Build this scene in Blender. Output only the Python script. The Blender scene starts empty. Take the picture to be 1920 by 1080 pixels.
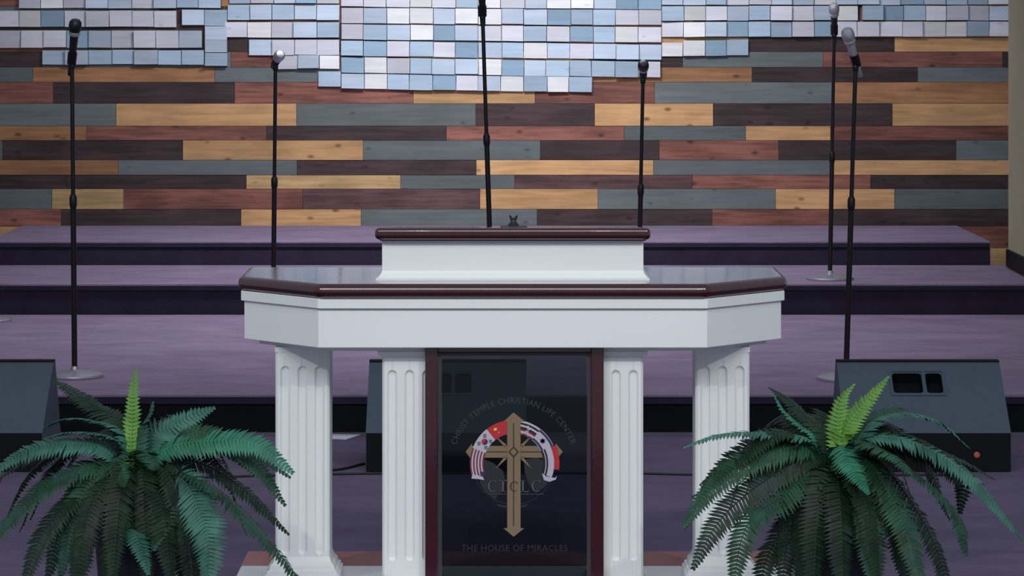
import bpy, bmesh, math, random
from mathutils import Vector, Matrix
random.seed(7)
C = bpy.context.scene.collection
F = 6150.0; HY = 20.0; CZ = 1.65          # focal length in pixels, horizon row, camera height

# ------------------------------------------------------------------ camera, world, lights, exposure
cam_d = bpy.data.cameras.new('camera'); cam = bpy.data.objects.new('camera', cam_d); C.objects.link(cam)
cam.location = (0, 0, CZ); cam.rotation_euler = (math.pi/2, 0, 0)
cam_d.sensor_width = 36; cam_d.lens = F/1920*36; cam_d.shift_y = -(540-HY)/1920
cam_d.clip_end = 200
bpy.context.scene.camera = cam

world = bpy.data.worlds.new('world'); bpy.context.scene.world = world; world.use_nodes = True
world.node_tree.nodes['Background'].inputs[0].default_value = (0.80, 0.86, 1.0, 1)
world.node_tree.nodes['Background'].inputs[1].default_value = 0.36

def aim(o, tgt):
    o.rotation_euler = (Vector(tgt)-o.location).to_track_quat('-Z', 'Y').to_euler()
def area(name, loc, tgt, sx, sy, e, col=(1, 1, 1), spread=180):
    l = bpy.data.lights.new(name, 'AREA'); l.shape = 'RECTANGLE'; l.size = sx; l.size_y = sy
    l.energy = e; l.color = col; l.spread = math.radians(spread)
    o = bpy.data.objects.new(name, l); C.objects.link(o); o.location = loc; aim(o, tgt); return o
def spot(name, loc, tgt, e, ang, blend, col=(1, 1, 1), r=0.06):
    l = bpy.data.lights.new(name, 'SPOT'); l.energy = e; l.spot_size = math.radians(ang); l.spot_blend = blend
    l.color = col; l.shadow_soft_size = r
    o = bpy.data.objects.new(name, l); C.objects.link(o); o.location = loc; aim(o, tgt); return o
# stage wash above the choir tiers, lighting the back wall
area('stage_wash_lamp', (-0.15, 15.6, 3.2), (-0.1, 18.7, 1.6), 1.4, 0.4, 48, (0.97, 0.98, 1.0), 110)
area('stage_top_lamp', (-0.3, 15.4, 3.6), (-0.3, 15.7, 0.0), 2.4, 0.4, 40, (0.97, 0.94, 1.0), 100)
# front spots on the pulpit, a short row on a bar
for x in (-4.0, -1.2, 1.2, 4.0):
    spot('front_spot_lamp', (x, 3.2, 4.9), (x*0.1, 8.9, 0.75), 410 if abs(x) > 2 else 62, 20, 0.9, (0.99, 1.0, 0.98), 0.10)
# unseen soft fill, added to lift the faces turned to the camera
area('fill_lamp', (0, 2.5, 5.5), (0, 13, 0), 8, 2.5, 250, (0.96, 0.98, 1.0))
vs = bpy.context.scene.view_settings
bpy.context.scene.display_settings.display_device = 'sRGB'
vs.view_transform = 'Standard'; vs.look = 'None'; vs.gamma = 1; vs.use_curve_mapping = False; vs.exposure = 0.0

# ------------------------------------------------------------------ helpers
def lin(r, g, b):
    f = lambda c: (c/255/12.92) if c/255 <= .04045 else ((c/255+.055)/1.055)**2.4
    return (f(r), f(g), f(b), 1)
WL = {}
def wloc(p): return WL.get(p.name, Vector((0, 0, 0))) if p else Vector((0, 0, 0))
def obj(name, bm, m, parent=None, smooth=False, origin=None, bevel=0, segs=2, auto=35):
    """bm is in world coordinates; the mesh gets its own origin"""
    bmesh.ops.recalc_face_normals(bm, faces=bm.faces)
    vs_ = [v.co for v in bm.verts]
    if origin is None:
        mn = Vector([min(v[i] for v in vs_) for i in range(3)]); mx = Vector([max(v[i] for v in vs_) for i in range(3)])
        origin = (mn+mx)/2
        if parent is None: origin.z = mn.z
    origin = Vector(origin)
    bmesh.ops.translate(bm, verts=bm.verts, vec=-origin)
    me = bpy.data.meshes.new(name); bm.to_mesh(me); bm.free()
    for mm in (m if isinstance(m, (list, tuple)) else [m]): me.materials.append(mm)
    if smooth:
        for p in me.polygons: p.use_smooth = True
        try: me.set_sharp_from_angle(angle=math.radians(auto))
        except Exception: pass
    o = bpy.data.objects.new(name, me); C.objects.link(o)
    WL[o.name] = origin
    if parent: o.parent = parent; o.location = origin-wloc(parent)
    else: o.location = origin
    if bevel:
        b = o.modifiers.new('bevel', 'BEVEL'); b.width = bevel; b.segments = segs; b.limit_method = 'ANGLE'; b.angle_limit = math.radians(30)
    return o
def thing(name, label, cat, loc, group=None):
    o = bpy.data.objects.new(name, None); C.objects.link(o); o.location = loc; o.empty_display_size = .1
    o['label'] = label; o['category'] = cat
    if group: o['group'] = group
    WL[o.name] = Vector(loc); return o
def tag(o, label, cat, group=None):
    o['label'] = label; o['category'] = cat
    if group: o['group'] = group
    return o
def struct(o): o['kind'] = 'structure'; return o
def box(bm, x0, x1, y0, y1, z0, z1):
    v = [bm.verts.new(p) for p in ((x0, y0, z0), (x1, y0, z0), (x1, y1, z0), (x0, y1, z0), (x0, y0, z1), (x1, y0, z1), (x1, y1, z1), (x0, y1, z1))]
    for f in ((0, 3, 2, 1), (4, 5, 6, 7), (0, 1, 5, 4), (1, 2, 6, 5), (2, 3, 7, 6), (3, 0, 4, 7)): bm.faces.new([v[i] for i in f])
    return v
def prism(bm, pts, a, b, axis='z'):
    """pts 2-D; extruded from a to b along axis (z: pts=(x,y); y: pts=(x,z); x: pts=(y,z))"""
    def mk(p, t):
        return (p[0], p[1], t) if axis == 'z' else ((p[0], t, p[1]) if axis == 'y' else (t, p[0], p[1]))
    A = [bm.verts.new(mk(p, a)) for p in pts]; B = [bm.verts.new(mk(p, b)) for p in pts]
    n = len(pts); bm.faces.new(A); bm.faces.new(B[::-1])
    for i in range(n): bm.faces.new((A[i], B[i], B[(i+1) % n], A[(i+1) % n]))
def lathe(bm, prof, base, axis=(0, 0, 1), n=24):
    """prof: (radius, height) pairs from base along axis"""
    ax = Vector(axis).normalized(); q = Vector((0, 0, 1)).rotation_difference(ax); base = Vector(base)
    rings = []
    for r, h in prof:
        if r <= 1e-6: rings.append([bm.verts.new(base+q @ Vector((0, 0, h)))]); continue
        rings.append([bm.verts.new(base+q @ Vector((r*math.cos(2*math.pi*k/n), r*math.sin(2*math.pi*k/n), h))) for k in range(n)])
    for a, b in zip(rings, rings[1:]):
        for k in range(n):
            k2 = (k+1) % n
            if len(a) == 1 and len(b) == 1: break
            if len(a) == 1: bm.faces.new((a[0], b[k], b[k2]))
            elif len(b) == 1: bm.faces.new((a[k], a[k2], b[0]))
            else: bm.faces.new((a[k], a[k2], b[k2], b[k]))
    if len(rings[0]) > 1: bm.faces.new(rings[0][::-1])
    if len(rings[-1]) > 1: bm.faces.new(rings[-1])
def tube(bm, pts, r, n=8):
    pts = [Vector(p) for p in pts]; rings = []
    for i, p in enumerate(pts):
        t = (pts[min(i+1, len(pts)-1)]-pts[max(i-1, 0)]).normalized()
        u = t.cross(Vector((0, 0, 1)));
        if u.length < 1e-3: u = t.cross(Vector((1, 0, 0)))
        u.normalize(); w = t.cross(u); rr = r[i] if isinstance(r, (list, tuple)) else r
        rings.append([bm.verts.new(p+u*rr*math.cos(2*math.pi*k/n)+w*rr*math.sin(2*math.pi*k/n)) for k in range(n)])
    for a, b in zip(rings, rings[1:]):
        for k in range(n): bm.faces.new((a[k], a[(k+1) % n], b[(k+1) % n], b[k]))
    bm.faces.new(rings[0][::-1]); bm.faces.new(rings[-1])
def spline(pts, n=8):
    P_ = [Vector(p) for p in pts]; out = []
    Q = [P_[0]*2-P_[1]]+P_+[P_[-1]*2-P_[-2]]
    for i in range(1, len(Q)-2):
        a, b, c, d = Q[i-1:i+3]
        for k in range(n):
            t = k/n
            out.append(.5*((2*b)+(c-a)*t+(2*a-5*b+4*c-d)*t*t+(3*b-a-3*c+d)*t**3))
    out.append(P_[-1]); return out
def W(px, py, d): return Vector(((px-960)*d/F, d, CZ-(py-HY)*d/F))       # measured point at a known distance
def Ds(H, py): return F*H/(py-HY)                                        # distance of a level H below the eye

# ------------------------------------------------------------------ materials
def new_mat(name):
    m = bpy.data.materials.new(name); m.use_nodes = True
    nt = m.node_tree; return m, nt, nt.nodes['Principled BSDF']
def simple(name, col, rough=.5, metal=0, coat=0, spec=.5, bump=0, bscale=200, var=0, vscale=8, emit=None):
    m, nt, b = new_mat(name); N = nt.nodes; L = nt.links
    b.inputs['Base Color'].default_value = col; b.inputs['Roughness'].default_value = rough
    b.inputs['Metallic'].default_value = metal; b.inputs['Coat Weight'].default_value = coat
    b.inputs['Coat Roughness'].default_value = .06; b.inputs['Specular IOR Level'].default_value = spec
    tc = N.new('ShaderNodeTexCoord')
    if var:
        n = N.new('ShaderNodeTexNoise'); n.inputs['Scale'].default_value = vscale; n.inputs['Detail'].default_value = 4
        L.new(tc.outputs['Object'], n.inputs['Vector'])
        r = N.new('ShaderNodeMapRange'); r.inputs[1].default_value = .3; r.inputs[2].default_value = .7; r.inputs[3].default_value = 1-var; r.inputs[4].default_value = 1+var
        L.new(n.outputs['Fac'], r.inputs[0])
        h = N.new('ShaderNodeHueSaturation'); h.inputs['Color'].default_value = col
        L.new(r.outputs[0], h.inputs['Value']); L.new(h.outputs[0], b.inputs['Base Color'])
    if bump:
        n2 = N.new('ShaderNodeTexNoise'); n2.inputs['Scale'].default_value = bscale; n2.inputs['Detail'].default_value = 3
        L.new(tc.outputs['Object'], n2.inputs['Vector'])
        bp = N.new('ShaderNodeBump'); bp.inputs['Strength'].default_value = bump; bp.inputs['Distance'].default_value = .004
        L.new(n2.outputs['Fac'], bp.inputs['Height']); L.new(bp.outputs[0], b.inputs['Normal'])
    if emit:
        b.inputs['Emission Color'].default_value = emit[0]; b.inputs['Emission Strength'].default_value = emit[1]
    return m
def wood(name, col, knot, var=.25, rough=.55, kn=.06):
    """stained plank: long grain along x, knots, piece-to-piece variation"""
    m, nt, b = new_mat(name); N = nt.nodes; L = nt.links
    tc = N.new('ShaderNodeTexCoord'); oi = N.new('ShaderNodeObjectInfo')
    mul = N.new('ShaderNodeVectorMath'); mul.operation = 'SCALE'; mul.inputs[0].default_value = (37, 0, 23); L.new(oi.outputs['Random'], mul.inputs['Scale'])
    add = N.new('ShaderNodeVectorMath'); add.operation = 'ADD'; L.new(tc.outputs['Object'], add.inputs[0]); L.new(mul.outputs[0], add.inputs[1])
    mp = N.new('ShaderNodeMapping'); mp.inputs['Scale'].default_value = (2.2, 6, 34); L.new(add.outputs[0], mp.inputs['Vector'])
    g = N.new('ShaderNodeTexNoise'); g.inputs['Scale'].default_value = 1.3; g.inputs['Detail'].default_value = 6; g.inputs['Distortion'].default_value = .6; L.new(mp.outputs[0], g.inputs['Vector'])
    mp2 = N.new('ShaderNodeMapping'); mp2.inputs['Scale'].default_value = (3.0, 1, 9); L.new(add.outputs[0], mp2.inputs['Vector'])
    bl = N.new('ShaderNodeTexNoise'); bl.inputs['Scale'].default_value = 1.0; bl.inputs['Detail'].default_value = 3; L.new(mp2.outputs[0], bl.inputs['Vector'])
    mp3 = N.new('ShaderNodeMapping'); mp3.inputs['Scale'].default_value = (8.0, .01, 15); L.new(add.outputs[0], mp3.inputs['Vector'])
    vo = N.new('ShaderNodeTexVoronoi'); vo.inputs['Scale'].default_value = 1; L.new(mp3.outputs[0], vo.inputs['Vector'])
    kr = N.new('ShaderNodeMapRange'); kr.inputs[1].default_value = kn; kr.inputs[2].default_value = kn+.17; kr.inputs[3].default_value = .8; kr.inputs[4].default_value = 0; L.new(vo.outputs['Distance'], kr.inputs[0])
    # only some cells carry a knot
    sp = N.new('ShaderNodeSeparateColor'); L.new(vo.outputs['Color'], sp.inputs[0])
    gt = N.new('ShaderNodeMath'); gt.operation = 'GREATER_THAN'; gt.inputs[1].default_value = .62; L.new(sp.outputs[0], gt.inputs[0])
    km = N.new('ShaderNodeMath'); km.operation = 'MULTIPLY'; L.new(kr.outputs[0], km.inputs[0]); L.new(gt.outputs[0], km.inputs[1])
    s = N.new('ShaderNodeMath'); s.operation = 'ADD'; L.new(g.outputs['Fac'], s.inputs[0]); L.new(bl.outputs['Fac'], s.inputs[1])
    r = N.new('ShaderNodeMapRange'); r.inputs[1].default_value = .8; r.inputs[2].default_value = 1.2; r.inputs[3].default_value = 1-var; r.inputs[4].default_value = 1+var; L.new(s.outputs[0], r.inputs[0])
    rr = N.new('ShaderNodeMapRange'); rr.inputs[3].default_value = .82; rr.inputs[4].default_value = 1.18; L.new(oi.outputs['Random'], rr.inputs[0])
    vm = N.new('ShaderNodeMath'); vm.operation = 'MULTIPLY'; L.new(r.outputs[0], vm.inputs[0]); L.new(rr.outputs[0], vm.inputs[1])
    h = N.new('ShaderNodeHueSaturation'); h.inputs['Color'].default_value = col; L.new(vm.outputs[0], h.inputs['Value'])
    mx = N.new('ShaderNodeMix'); mx.data_type = 'RGBA'; L.new(km.outputs[0], mx.inputs[0]); L.new(h.outputs[0], mx.inputs[6]); mx.inputs[7].default_value = knot
    L.new(mx.outputs[2], b.inputs['Base Color']); b.inputs['Roughness'].default_value = rough; b.inputs['Specular IOR Level'].default_value = .3
    bp = N.new('ShaderNodeBump'); bp.inputs['Strength'].default_value = .25; bp.inputs['Distance'].default_value = .002
    L.new(g.outputs['Fac'], bp.inputs['Height']); L.new(bp.outputs[0], b.inputs['Normal'])
    return m
def carpet(name, col, var=.16):
    m, nt, b = new_mat(name); N = nt.nodes; L = nt.links
    tc = N.new('ShaderNodeTexCoord')
    mp = N.new('ShaderNodeMapping'); mp.inputs['Scale'].default_value = (1.6, 2.6, 1); L.new(tc.outputs['Object'], mp.inputs['Vector'])
    n = N.new('ShaderNodeTexNoise'); n.inputs['Scale'].default_value = 1.6; n.inputs['Detail'].default_value = 8; n.inputs['Roughness'].default_value = .6; n.inputs['Distortion'].default_value = .8; L.new(mp.outputs[0], n.inputs['Vector'])
    f = N.new('ShaderNodeTexNoise'); f.inputs['Scale'].default_value = 260; f.inputs['Detail'].default_value = 2; L.new(tc.outputs['Object'], f.inputs['Vector'])
    r = N.new('ShaderNodeMapRange'); r.inputs[1].default_value = .35; r.inputs[2].default_value = .65; r.inputs[3].default_value = 1-var; r.inputs[4].default_value = 1+var; L.new(n.outputs['Fac'], r.inputs[0])
    h = N.new('ShaderNodeHueSaturation'); h.inputs['Color'].default_value = col; L.new(r.outputs[0], h.inputs['Value']); L.new(h.outputs[0], b.inputs['Base Color'])
    b.inputs['Roughness'].default_value = 1; b.inputs['Specular IOR Level'].default_value = .1
    b.inputs['Sheen Weight'].default_value = .15; b.inputs['Sheen Tint'].default_value = (.6, .5, .8, 1)
    ad = N.new('ShaderNodeMath'); ad.operation = 'ADD'; L.new(n.outputs['Fac'], ad.inputs[0]); L.new(f.outputs['Fac'], ad.inputs[1])
    bp = N.new('ShaderNodeBump'); bp.inputs['Strength'].default_value = .5; bp.inputs['Distance'].default_value = .006
    L.new(ad.outputs[0], bp.inputs['Height']); L.new(bp.outputs[0], b.inputs['Normal'])
    return m
def mahogany(name, col, rough=.22):
    m, nt, b = new_mat(name); N = nt.nodes; L = nt.links
    tc = N.new('ShaderNodeTexCoord')
    mp = N.new('ShaderNodeMapping'); mp.inputs['Scale'].default_value = (3, 20, 20); L.new(tc.outputs['Object'], mp.inputs['Vector'])
    n = N.new('ShaderNodeTexNoise'); n.inputs['Scale'].default_value = 2; n.inputs['Detail'].default_value = 6; L.new(mp.outputs[0], n.inputs['Vector'])
    r = N.new('ShaderNodeMapRange'); r.inputs[3].default_value = .7; r.inputs[4].default_value = 1.3; L.new(n.outputs['Fac'], r.inputs[0])
    h = N.new('ShaderNodeHueSaturation'); h.inputs['Color'].default_value = col; L.new(r.outputs[0], h.inputs['Value']); L.new(h.outputs[0], b.inputs['Base Color'])
    b.inputs['Roughness'].default_value = rough; b.inputs['Coat Weight'].default_value = .8; b.inputs['Coat Roughness'].default_value = .07
    n2 = N.new('ShaderNodeTexNoise'); n2.inputs['Scale'].default_value = 60; n2.inputs['Detail'].default_value = 2; L.new(tc.outputs['Object'], n2.inputs['Vector'])
    bp = N.new('ShaderNodeBump'); bp.inputs['Strength'].default_value = .07; bp.inputs['Distance'].default_value = .002
    L.new(n2.outputs['Fac'], bp.inputs['Height']); L.new(bp.outputs[0], b.inputs['Normal']); L.new(bp.outputs[0], b.inputs['Coat Normal'])
    return m
PL = {
 'o': wood('honey_stained_wood', lin(190, 148, 104), lin(78, 50, 36), .2),
 'b': wood('brown_orange_stained_wood', lin(152, 110, 76), lin(62, 42, 30), .25),
 't': wood('pale_tan_wood', lin(176, 146, 104), lin(62, 42, 30), .22, kn=.09),
 'g': wood('slate_stained_wood', lin(98, 106, 108), lin(64, 70, 72), .13, kn=.02),
 'd': wood('dark_plum_stained_wood', lin(62, 48, 50), lin(34, 25, 28), .35),
 'p': wood('purple_brown_stained_wood', lin(92, 66, 70), lin(46, 30, 36), .38),
 'r': wood('red_brown_stained_wood', lin(128, 82, 72), lin(56, 30, 28), .38),
}
def block_mat(name, col): return wood(name, col, tuple(c*.75 for c in col[:3])+(1,), .07, .6, kn=.0)
BM = {
 'w': block_mat('white_washed_block_wood', lin(216, 217, 220)),
 'l': block_mat('lavender_white_block_wood', lin(198, 198, 210)),
 'v': block_mat('pale_blue_block_wood', lin(180, 194, 212)),
 'u': block_mat('light_blue_block_wood', lin(160, 180, 200)),
 'k': block_mat('mid_blue_block_wood', lin(136, 162, 184)),
}
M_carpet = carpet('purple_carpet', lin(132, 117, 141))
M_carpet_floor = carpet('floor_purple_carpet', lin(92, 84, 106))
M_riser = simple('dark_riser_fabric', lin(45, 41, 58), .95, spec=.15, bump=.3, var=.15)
M_void = simple('black_gap_shade', lin(16, 18, 24), .8, spec=.15, var=.2)  # black stands in for the shaded gap under the lowest tier's edge
M_white = simple('white_pulpit_paint', lin(226, 230, 232), .38, spec=.4, bump=.03, bscale=40, var=.015, vscale=3)
M_mah = mahogany('glossy_mahogany', lin(54, 15, 22))
M_mah2 = simple('dull_red_brown_paint', lin(158, 116, 120), .9, spec=.1, var=.1)
M_beige = simple('beige_wall_paint', lin(182, 176, 148), .8, spec=.2, bump=.1, bscale=60, var=.04, vscale=2)
M_black = simple('black_baseboard', lin(26, 22, 28), .6, spec=.3)
M_pole = simple('black_metal', lin(22, 18, 28), .4, metal=.3)
M_stbase = simple('grey_cast_metal', lin(170, 166, 178), .36, metal=.6)
M_mesh = simple('silver_grille', lin(200, 205, 212), .32, metal=.8, bump=.5, bscale=900)
M_micb = simple('black_mic_body', lin(20, 24, 32), .38)
M_grey = simple('dark_grey_trim', lin(50, 46, 52), .5)
M_mon = simple('slate_speaker_coating', lin(76, 90, 104), .6, spec=.3, bump=.3, bscale=400, var=.05)
M_monb = simple('black_speaker_coat_and_shade', lin(16, 18, 22), .7, spec=.2)
M_grille = simple('black_speaker_grille', lin(12, 12, 14), .8, bump=.5, bscale=800)
M_cable = simple('black_cable_rubber', lin(22, 18, 28), .6)
M_paper = simple('white_paper', lin(205, 215, 222), .8)
M_pot = simple('charcoal_pot_glaze', lin(44, 52, 60), .42, spec=.4, var=.1)
M_soil = simple('dark_soil', lin(22, 20, 18), 1, bump=1, bscale=80)
M_strip = simple('aluminium_strip', lin(120, 122, 130), .4, metal=.6)

# ------------------------------------------------------------------ setting
D0, D1, D2, D3, DW = 12.80, 16.20, 17.40, 17.44, 18.70
D1 = 16.18; 
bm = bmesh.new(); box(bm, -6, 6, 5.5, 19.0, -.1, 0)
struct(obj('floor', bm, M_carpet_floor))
bm = bmesh.new(); box(bm, -4.2, 4.2, DW+.022, DW+.15, 0, 3.2)
wall = struct(obj('wall_back', bm, M_black, origin=(0, DW+.1, 0)))

rows = [  # (top px, bottom px, [(x0, colour), ...] ending at 2200)
 (-20, 12, 'r:-300 d:60 b:415 o:750 g:1080 d:1400 o:1720'),
 (12, 43, 'd:-300 g:-40 d:300 r:418 g:700 o:1030 d:1300 r:1612 g:1800'),
 (43, 70, 'o:-300 d:-60 d:415 b:640 r:980 g:1270 o:1600 d:1900'),  # long dark plank at the left stands in for shade from the blocks
 (70, 97, 'g:-300 b:-80 d:300 d:430 g:720 r:1055 o:1240 d:1403 o:1677 g:2010'),
 (97, 126, 'r:-300 d:-255 g:80 r:433 o:770 d:1105 g:1280 r:1543 d:1880'),
 (126, 154, 'o:-300 g:-160 b:62 g:403 d:740 b:1075 b:1240 d:1410 g:1720 r:2050'),
 (154, 194, 'g:-300 r:-122 d:100 r:440 o:775 r:1003 g:1227 b:1563 d:1900'),
 (194, 236, 'd:-300 g:-120 o:218 g:556 d:892 o:1115 d:1337 o:1673 r:2010'),
 (236, 263, 'g:-300 b:-170 r:163 d:500 r:837 g:1170 o:1398 r:1557 d:1895'),
 (263, 300, 'o:-300 g:-217 d:5 o:343 g:681 d:1013 r:1236 d:1460 g:1792 o:2015'),
 (300, 328, 'r:-300 b:-115 g:222 d:557 o:893 g:1225 o:1563 d:1900'),
 (328, 354, 'g:-300 d:-210 d:125 t:462 g:751 p:965 r:1298 d:1632 g:1970'),
 (354, 392, 'd:-300 g:-124 t:98 r:232 p:568 o:900 g:1121 o:1454 g:1677 r:2013'),
 (392, 424, 'o:-300 r:-222 d:115 o:452 g:677 d:1007 r:1335 d:1558 o:1895'),
 (424, 465, 'g:-300 o:-180 r:45 d:380 g:720 o:1055 d:1390 r:1726 d:1990'),
 (465, 502, 'r:-300 d:-90 g:245 r:580 d:915 g:1250 d:1640 t:1856 r:2080'),
 (502, 562, 'd:-300 r:0 d:400 g:800 d:1200 r:1600'),
]
S = F/DW
for (y0, y1, s) in rows:
    seg = [(q.split(':')[0], float(q.split(':')[1])) for q in s.split()]
    seg[0] = (seg[0][0], -372)
    for i, (c, x0) in enumerate(seg):
        x1 = seg[i+1][1] if i+1 < len(seg) else 2200
        g = .0010; pr = random.uniform(.000, .006)
        a = W(x0, y0, DW); b = W(x1, y1, DW)
        bm = bmesh.new(); box(bm, a.x+g, b.x-g, DW-.002-pr, DW+.021, b.z+g, a.z-g)
        obj('plank', bm, PL[c], wall)
# right-hand beige wall, end standing forward of the plank wall
XR = 2.615; YE = 17.28
bm = bmesh.new(); box(bm, XR, XR+.5, 12.9, YE, 0, 3.2)
wr = struct(obj('wall_right', bm, M_beige))
zt = CZ-(467-HY)*YE/F
bm = bmesh.new(); box(bm, -4.25, -4.07, 12.0, DW+.02, 0, 3.2)
struct(obj('wall_left', bm, M_beige))
bm = bmesh.new(); box(bm, XR-.012, XR+.5, 16.0, YE+.012, .302, zt)
struct(obj('baseboard_right', bm, M_black, bevel=.004))

# ------------------------------------------------------------------ wooden block mosaic on the wall
mos = thing('block_mosaic', 'mosaic of white and light blue wooden blocks jutting from the plank wall', 'wall art', (0, DW-.008, 1.2))
YB = DW-.0085
def block(x0, x1, yt, h, sl=0, far=None):
    t = random.random(); cx = (x0+x1)/2
    if cx < 330: c = 'l' if t < .6 else ('v' if t < .75 else 'k' if t < .85 else 'w')
    elif cx < 430: c = 'u' if t < .7 else 'v'
    elif yt > 90: c = 'u' if t < .4 else 'v' if t < .62 else 'w' if t < .78 else 'l' if t < .9 else 'k'
    else: c = 'l' if t < .32 else 'v' if t < .58 else 'u' if t < .8 else 'w' if t < .92 else 'k'
    if 90 < yt < 100 and cx < 430: c = 'u' if t < .6 else 'v'
    dep = random.choice((.02, .026, .032, .038, .046)) if far is None else far
    yf = YB-dep; sc = yf/DW            # front face drawn at its own distance
    g = .6
    tl, tr = W(x0+g, yt, DW), W(x1-g, yt+sl, DW); bl, br = W(x0+g, yt+h, DW), W(x1-g, yt+h+sl, DW)
    jz = random.uniform(-.0016, .0016)
    bm = bmesh.new(); prism(bm, [(bl.x, bl.z+jz), (br.x, br.z+jz), (tr.x, tr.z+jz), (tl.x, tl.z+jz)], yf, YB, 'y')
    tx, tz_ = random.uniform(-.004, .004), random.uniform(-.004, .004)
    for k, v in enumerate(bm.verts):
        if v.co.y < yf+.001: v.co.y += (tx if k in (0, 3) else -tx)+(tz_ if k in (0, 1) else -tz_); v.co.x += random.uniform(-.001, .001); v.co.z += random.uniform(-.001, .001)
    obj('block', bm, BM[c], mos)
def brow(x0, x1, yt, h, slope=0.0, w=41.6):
    n = max(1, round((x1-x0)/w)); w = (x1-x0)/n; xs = [x0]+[x0+w*i+random.uniform(-1.6, 1.6) for i in range(1, n)]+[x1]
    for i in range(n): block(xs[i], xs[i+1], yt+slope*(xs[i]-x0), h+random.uniform(-.6, .6), slope*(xs[i+1]-xs[i]))
brow(-88, 1895, -49, 28)
brow(37, 415, -14, 29); brow(-88, 332, 20, 30); brow(342, 384, 18, 29); brow(384, 427, 18, 30)
brow(-88, 380, 57, 32)
for yy in (49, 74): block(385, 427, yy, 24.2)
block(385, 428, 99, 24); brow(80, 384, 94, 26.5)
brow(430, 637, -20, 26); brow(427, 637, 9, 28); brow(423, 637, 41.5, 28.5); brow(467, 637, 74.5, 28.5)
brow(520, 637, 103.5, 25); brow(597, 640, 134, 29)
sl = 7/460
brow(640, 1240, -16, 28, sl*.6); brow(640, 1240, 14.5, 28.5, sl*.5); brow(640, 1240, 45.5, 28.5, sl*.6)
brow(640, 1240, 76.5, 28, sl*.8); brow(640, 1238, 107, 29, sl); brow(640, 1110, 137.5, 28, sl)
brow(1240, 1893, -18, 27, -.001); brow(1240, 1608, 12, 26.5, -.003); brow(1615, 1893, 11, 27)
brow(1240, 1893, 41.5, 27.5, -.002); brow(1240, 1280, 80, 26); brow(1280, 1403, 76, 29, -.01)

# ------------------------------------------------------------------ carpeted tiers
def tier(label, x0, x1, y0, y1, z0, z1, top, nose=.03):
    t = thing('stage_tier', label, 'stage platform', ((x0+x1)/2, y0, z0), 'stacked stage tiers')
    del t['group']
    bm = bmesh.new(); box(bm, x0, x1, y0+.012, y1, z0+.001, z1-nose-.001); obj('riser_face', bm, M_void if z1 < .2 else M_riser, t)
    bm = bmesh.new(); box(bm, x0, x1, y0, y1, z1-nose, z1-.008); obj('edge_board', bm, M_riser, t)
    bm = bmesh.new(); box(bm, x0, x1, y0+.004, y1, z1-.008, z1); obj('carpet_top', bm, M_carpet, t)
    return t
tier('lowest and deepest stage tier, purple carpet on top, microphone stands on it', -4, XR-.015, D0, D1, 0, .15, M_carpet, .035)
tier('middle stage tier of purple carpet over a dark riser, narrow tread', -4, XR-.02, D1+.004, D2, 0, .30, M_carpet)
# the middle tier's visible riser starts above the lowest tread
tier('topmost stage tier against the plank wall, ends short of the beige wall', -2.79, 2.535, D2+.004, DW-.012, 0, .425, M_carpet)
bm = bmesh.new(); box(bm, -4, 4, D0-.02, D0-.004, 0, .006); tag(obj('floor_strip', bm, M_strip), 'thin metal strip along the foot of the lowest stage tier', 'strip')

# ------------------------------------------------------------------ pulpit
XC = .002
pul = thing('pulpit', 'white columned pulpit with mahogany tops and dark glass front', 'pulpit', (XC, 9.0, 0))
def wingpoly(xf, yf, xs, ys, yb):      # front bend, side corner, back
    return [(XC-xf, yf), (XC+xf, yf), (XC+xs, ys), (XC+xs, yb), (XC-xs, yb), (XC-xs, ys)]
bm = bmesh.new(); prism(bm, wingpoly(.522, 8.786, .758, 9.05, 9.39), .878, .917)
obj('tabletop', bm, M_mah, pul, bevel=.017, segs=5, smooth=True)
bm = bmesh.new(); prism(bm, wingpoly(.523, 8.802, .750, 9.052, 9.38), .850, .8775); obj('apron_band', bm, M_white, pul, bevel=.002)
bm = bmesh.new(); prism(bm, wingpoly(.522, 8.812, .741, 9.055, 9.37), .744, .849); obj('apron', bm, M_white, pul, bevel=.002)
bm = bmesh.new(); prism(bm, wingpoly(.505, 8.868, .700, 9.065, 9.34), .730, .744); obj('underside_board', bm, M_white, pul)
# raised reading desk
bm = bmesh.new(); v = box(bm, XC-.356, XC+.356, 8.93, 9.27, .935, 1.029)
for q in v:
    if q.co.z > 1 and q.co.y > 9: q.co.z = 1.006
obj('desk_box', bm, M_white, pul, bevel=.002)
bm = bmesh.new()
prof = [(.372, .917), (.372, .922), (.366, .925), (.362, .930), (.358, .9355), (.356, .942)]
rings = []
for r, z in prof:
    e = r-.356
    rings.append([bm.verts.new(p) for p in ((XC-r, 8.93-e, z), (XC+r, 8.93-e, z), (XC+r, 9.27+e, z), (XC-r, 9.27+e, z))])
for a, b in zip(rings, rings[1:]):
    for k in range(4): bm.faces.new((a[k], a[(k+1) % 4], b[(k+1) % 4], b[k]))
bm.faces.new(rings[0]); bm.faces.new(rings[-1])
obj('desk_moulding', bm, M_white, pul)
bm = bmesh.new(); v = box(bm, XC-.374, XC+.374, 8.895, 9.31, 1.029, 1.061)
for q in v:
    if q.co.y > 9.2: q.co.z -= .0245
obj('reading_top', bm, M_mah, pul, bevel=.012, segs=5, smooth=True)
bm = bmesh.new(); v = box(bm, XC-.362, XC+.362, 8.918, 9.28, .999, 1.0285)
for q in v:
    if q.co.z < 1.01 and q.co.y < 9: q.co.z = 1.024
obj('desk_cornice', bm, M_mah, pul, bevel=.003)
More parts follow.
